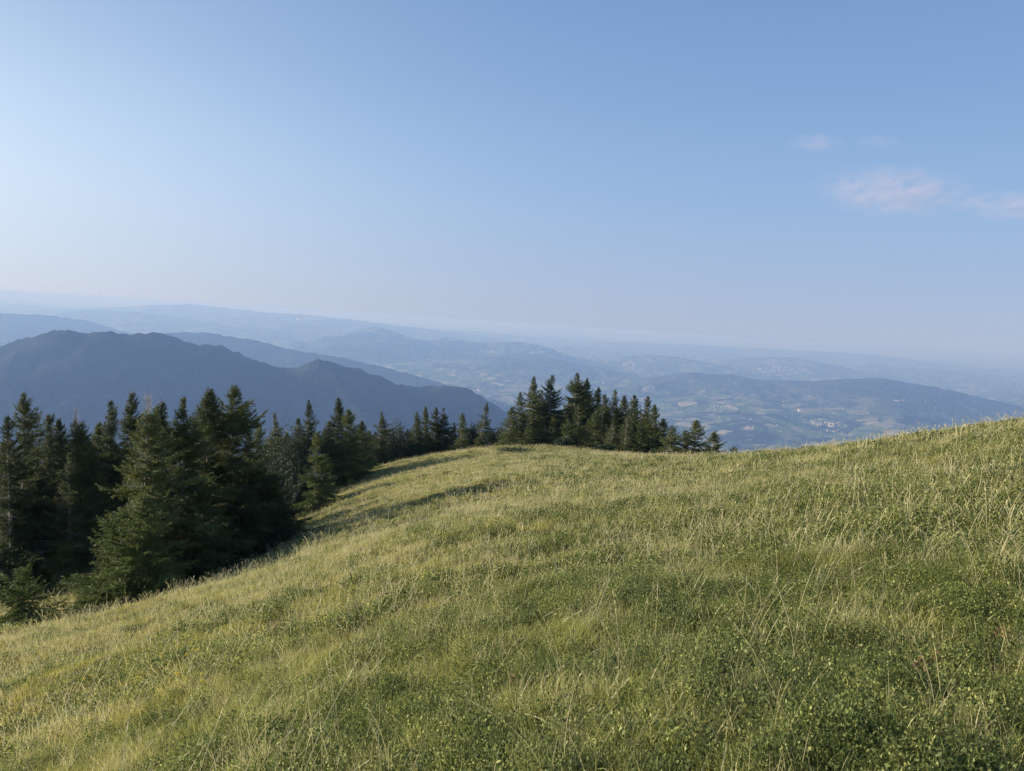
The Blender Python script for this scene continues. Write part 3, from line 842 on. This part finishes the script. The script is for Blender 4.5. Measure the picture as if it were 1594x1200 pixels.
# patch masks shared by all species
def m_bilb(x, y): return fbm(x / 1.3 + 4, y / 1.5, 71, 4, 0.75) + 0.35 * np.clip((x - 0) / 8, -0.3, 0.5) + 0.03 - 0.22 * np.clip((y - 5) / 14, 0, 1.2)
def m_straw(x, y): return 0.8 * fbm(x / 2.2, y / 4.0 + 2, 83, 4, 0.7) + 0.75 * fbm(x / 0.55, y / 0.55, 85, 2)
BANDS = [  # r0, r1, tuft radius, blade width, count, density, leaf size
 (1.3, 7.5, 0.075, 0.0035, 34, 300, 0.014),
 (7.5, 24, 0.14, 0.007, 34, 85, 0.024),
 (24, 100, 0.25, 0.018, 30, 22, 0.042)]
for bi, (r0, r1, tr, bw, cnt, den, leaf) in enumerate(BANDS):
    pr = lambda k: np.random.default_rng(1000 + bi * 50 + k)
    hs = (1.0, 0.72, 0.72)[bi]
    Pg = [proto(blades(pr(k), cnt, tr, (0.035 * hs, 0.125 * hs), bw, 0.9, 3, 0.5), M_GREEN, 'tuft') for k in range(5)]
    Ps = [proto(blades(pr(10 + k), int(cnt * 0.5), tr * 1.1, (0.08 * hs, 0.22 * hs), bw * 0.6, 0.4, 4, 0.18), M_STRAW, 'tuft') for k in range(5)]
    Ph = [proto(blades(pr(20 + k), 4, tr * 1.4, (0.25 * hs, 0.55 * hs), bw * 0.6, 0.5, 6, 0.2, head=True), M_STRAW, 'stalks') for k in range(6)]
    Pb = [proto(leafclump(pr(30 + k), (150, 130, 110)[bi], tr * 1.5, 0.13 - 0.01 * bi, leaf), M_BILB, 'clump') for k in range(5)]
    x, y = points(rng, r0, r1, den)
    z = ground_h(x, y)
    mb, ms = m_bilb(x, y), m_straw(x, y)
    u = rng.random(len(x))
    isb = (mb > -0.02 + 0.45 * (u - 0.5))
    thin = rng.random(len(x))
    scl = rng.uniform(0.7, 1.35, len(x))
    XYZ = np.stack([x, y, z], 1)
    sel = ~isb | (thin < 0.6)
    scatter('green_grass', 'green grass covering the %s meadow' % ('near', 'middle', 'far')[bi], 'grass', Pg, XYZ[sel], scl[sel], 11 + bi)
    sel = (ms > 0.12 - 0.5 * (thin - 0.5) ) & (rng.random(len(x)) < np.where(isb, 0.22, (0.6, 0.8, 0.85)[bi]))
    scatter('straw_grass', 'pale straw grass among the green of the %s meadow' % ('near', 'middle', 'far')[bi], 'dry grass', Ps, XYZ[sel] , scl[sel], 21 + bi)
    sel = isb & (thin < 0.8)
    scatter('bilberry_plants', 'low dark bilberry leaves in patches on the %s meadow' % ('near', 'middle', 'far')[bi], 'ground cover', Pb, XYZ[sel], scl[sel], 31 + bi)
    sel = (rng.random(len(x)) < (0.024, 0.07, 0.12)[bi] * np.clip(1.0 + 2.5 * ms, 0.3, 3) * (1 + 0.8 * (bi > 0)))
    scatter('seed_stalks', 'tall golden seed stalks standing over the %s meadow' % ('near', 'middle', 'far')[bi], 'grass stalks', Ph, XYZ[sel], scl[sel] * 0.95, 41 + bi)

def on_ground(px, py):
    v = ray(px, py); t = 1.0
    for _ in range(4000):
        q = v * t
        if q[2] < gz_fast(q[0], q[1]): break
        t *= 1.01
    return v * t
def gz_fast(x, y):
    return float(near_h(np.array([x]), np.array([y]))[0])
# reddened sprigs, each one where the photograph shows it
for i, (px, py, lb) in enumerate(((795, 1105, 'small reddish leaf sprig alone in the grass at the bottom centre'), (1430, 1082, 'pale red leaf sprig, lower left of the two close together'),
                    (1453, 1062, 'red leaf sprig, upper right of the two close together'), (1556, 1020, 'largest reddened leaf sprig near the right edge'))):
    q = on_ground(px, py); r_ = np.random.default_rng(300 + i)
    o = obj('red_sprig', leafclump(r_, 34 if i == 3 else 20, 0.04 if i == 3 else 0.026, 0.05, 0.02), M_RED)
    o.location = (q[0], q[1], gz(q[0], q[1]) + 0.14)
    tag(o, lb, 'leaf sprig', 'reddened leaf sprigs in the turf')
xs, ys = [], []
rf_ = np.random.default_rng(9)
P_y = proto(leafclump(rf_, 14, 0.018, 0.012, 0.03), M_YEL, 'flower')
FP = np.array([on_ground(rf_.uniform(60, 330), rf_.uniform(1010, 1090)) for _ in range(26)]); FP[:, 2] = ground_h(FP[:, 0], FP[:, 1]) + 0.17
scatter('yellow_flowers', 'tiny yellow flowers dotted in the grass at lower left', 'flowers', [P_y], FP, np.ones(len(FP)), 3)

# ------------------------------------------------------------------ houses in the valley
def plaster(nm, c):
    N = Nodes(nm); g = N.n('ShaderNodeNewGeometry'); f = N.noise(g.outputs['Position'], 0.5, 3)
    p = N.n('ShaderNodeBsdfPrincipled'); N.l(N.mix(f, c, tuple(v * 0.8 for v in c)), p.inputs['Base Color']); p.inputs['Roughness'].default_value = 0.9
    N.l(p.outputs[0], N.out.inputs['Surface']); return N.m
M_WALL = plaster('pale_plaster', (0.62, 0.60, 0.56)); M_ROOF = plaster('tile_roof', (0.42, 0.24, 0.17))
def house_proto():
    V = [(-8, -5, -3), (8, -5, -3), (8, 5, -3), (-8, 5, -3), (-8, -5, 7), (8, -5, 7), (8, 5, 7), (-8, 5, 7), (-8, 0, 9.4), (8, 0, 9.4)]
    me = bpy.data.meshes.new('house')
    me.from_pydata(V, [], [(0, 1, 5, 4), (2, 3, 7, 6), (1, 2, 6, 9, 5), (3, 0, 4, 8, 7), (3, 2, 1, 0)]); me.materials.append(M_WALL)
    mr = bpy.data.meshes.new('roof')
    Vr = [(-8.7, -5.8, 6.8), (8.7, -5.8, 6.8), (8.7, 0, 9.8), (-8.7, 0, 9.8), (8.7, 5.8, 6.8), (-8.7, 5.8, 6.8)]
    Vr2 = [(a, b, c - 0.35) for a, b, c in Vr]
    mr.from_pydata(Vr + Vr2, [], [(0, 1, 2, 3), (3, 2, 4, 5), (9, 8, 7, 6), (11, 10, 8, 9), (0, 6, 7, 1), (5, 4, 10, 11), (1, 7, 8, 2), (2, 8, 10, 4), (0, 3, 9, 6), (3, 5, 11, 9)])
    mr.materials.append(M_ROOF)
    return me, mr
HW, HR = house_proto()
def far_on_ground(px, py):
    v = ray(px, py); ts = np.geomspace(3000, 80000, 1500); t = ts / v[1]
    z = far_h(v[0] * t, v[1] * t); below = np.nonzero(v[2] * t < z)[0]
    if not len(below): return None
    k = below[0]; return np.array([v[0] * t[k], v[1] * t[k], z[k]])
rh = np.random.default_rng(21)
HOUSES = []   # px, py, spread x, spread y, count, scale, label, group
for (px, py, sx, sy, n, s, lb, gp) in (
    (1290, 661, 24, 5, 34, 1.35, 'tiny pale house of the village cluster in the valley below the right hill', 'houses of the valley village'),
    (1297, 672, 10, 3, 8, 1.3, 'tiny pale house of the village cluster in the valley below the right hill', 'houses of the valley village'),
    (1168, 669, 14, 4, 9, 1.5, 'tiny white farmhouse of the hamlet left of the valley village', 'houses of the hamlet'),
    (1246, 640, 5, 1.2, 3, 2.4, 'white farm building above the valley village', 'farm above the valley village'),
    (1118, 634, 16, 2, 7, 1.4, 'tiny house on the pale fields right of the knoll spruces', 'houses on the pale fields'),
    (1400, 625, 12, 2, 5, 1.6, 'tiny house in the clearing on the right hill flank', 'houses in the hill clearing'),
    (978, 568, 14, 2, 14, 2.6, 'hazy pale house of the hill town above the knoll spruces', 'houses of the hazy hill town'),
    (1215, 577, 55, 8, 60, 2.2, 'hazy pale house of the spread town beyond the right hill', 'houses of the hazy spread town'),
    (482, 497, 18, 2, 14, 5.0, 'hazy white building of the bright town on the far left ridge', 'buildings of the bright far town'),
    (750, 606, 14, 5, 7, 1.8, 'tiny house on the river flat beyond the mountain foot', 'houses on the river flat'),
    (1180, 640, 190, 40, 30, 1.0, 'single tiny farmhouse scattered among the valley fields', 'scattered valley farmhouses'),
    (900, 560, 200, 24, 26, 2.2, 'single hazy farmhouse scattered on the middle hills', 'scattered farmhouses on the middle hills')):
    for _ in range(n):
        q = far_on_ground(px + rh.normal(0, sx * 0.5), py + rh.normal(0, sy * 0.5))
        if q is None: continue
        o = bpy.data.objects.new('house', HW); col.objects.link(o); o.location = q
        r = bpy.data.objects.new('roof', HR); col.objects.link(r); r.parent = o
        ss = s * rh.uniform(0.7, 1.35); o.scale = (ss, ss, ss * 0.9); o.rotation_euler = (0, 0, rh.uniform(-0.8, 0.8))
        tag(o, lb, 'house', gp)

# ------------------------------------------------------------------ clouds
def cloud(px, py, D, w_, h_, dens, seed, label):
    q = at(px, py, D); wm = w_ * D / F_PX / 2; hm = h_ * D / F_PX / 2
    import bmesh
    bm = bmesh.new(); bmesh.ops.create_icosphere(bm, subdivisions=3, radius=1.0)
    me = bpy.data.meshes.new('cloud'); bm.to_mesh(me); bm.free()
    N = Nodes('cloud_vapour')
    tc = N.n('ShaderNodeTexCoord'); ob = tc.outputs['Object']
    ln = N.n('ShaderNodeVectorMath', operation='LENGTH'); N.l(ob, ln.inputs[0])
    fall = N.ramp(ln.outputs['Value'], [(0.15, 1.0), (0.95, 0.0)])
    mp = N.n('ShaderNodeMapping'); mp.inputs['Location'].default_value = (seed * 3.1, seed * 1.7, 0); mp.inputs['Scale'].default_value = (w_ / 70.0, 1.0, h_ / 60.0 + 0.8)
    N.l(ob, mp.inputs['Vector'])
    nz = N.noise(mp.outputs[0], 1.5, 4, 0.55)
    d = N.math('MULTIPLY', N.ramp(nz, [(0.40, 0.0), (0.68, 1.0)]), fall)
    pv = N.n('ShaderNodeVolumePrincipled'); pv.inputs['Color'].default_value = (0.90, 0.76, 0.80, 1)
    N.l(N.math('MULTIPLY', d, dens), pv.inputs['Density'])
    N.l(pv.outputs[0], N.out.inputs['Volume'])
    o = obj('cloud', me, N.m); o.location = q; o.scale = (wm, wm * 0.5, hm)
    o.rotation_euler = (0, R(ROLL) * 0, 0)
    tag(o, label, 'cloud', 'small pink clouds in the right half of the sky')
cloud(1395, 298, 14000, 290, 90, 0.0010, 1, 'largest soft pinkish cloud at the right of the sky')
cloud(1270, 222, 14500, 110, 34, 0.0011, 2, 'small thin pinkish cloud, upper left of the largest cloud')
cloud(1368, 221, 14800, 90, 26, 0.0007, 3, 'faintest wisp of cloud above the largest cloud')
cloud(1580, 320, 14500, 230, 56, 0.0008, 4, 'flat faint cloud cut by the right picture edge')
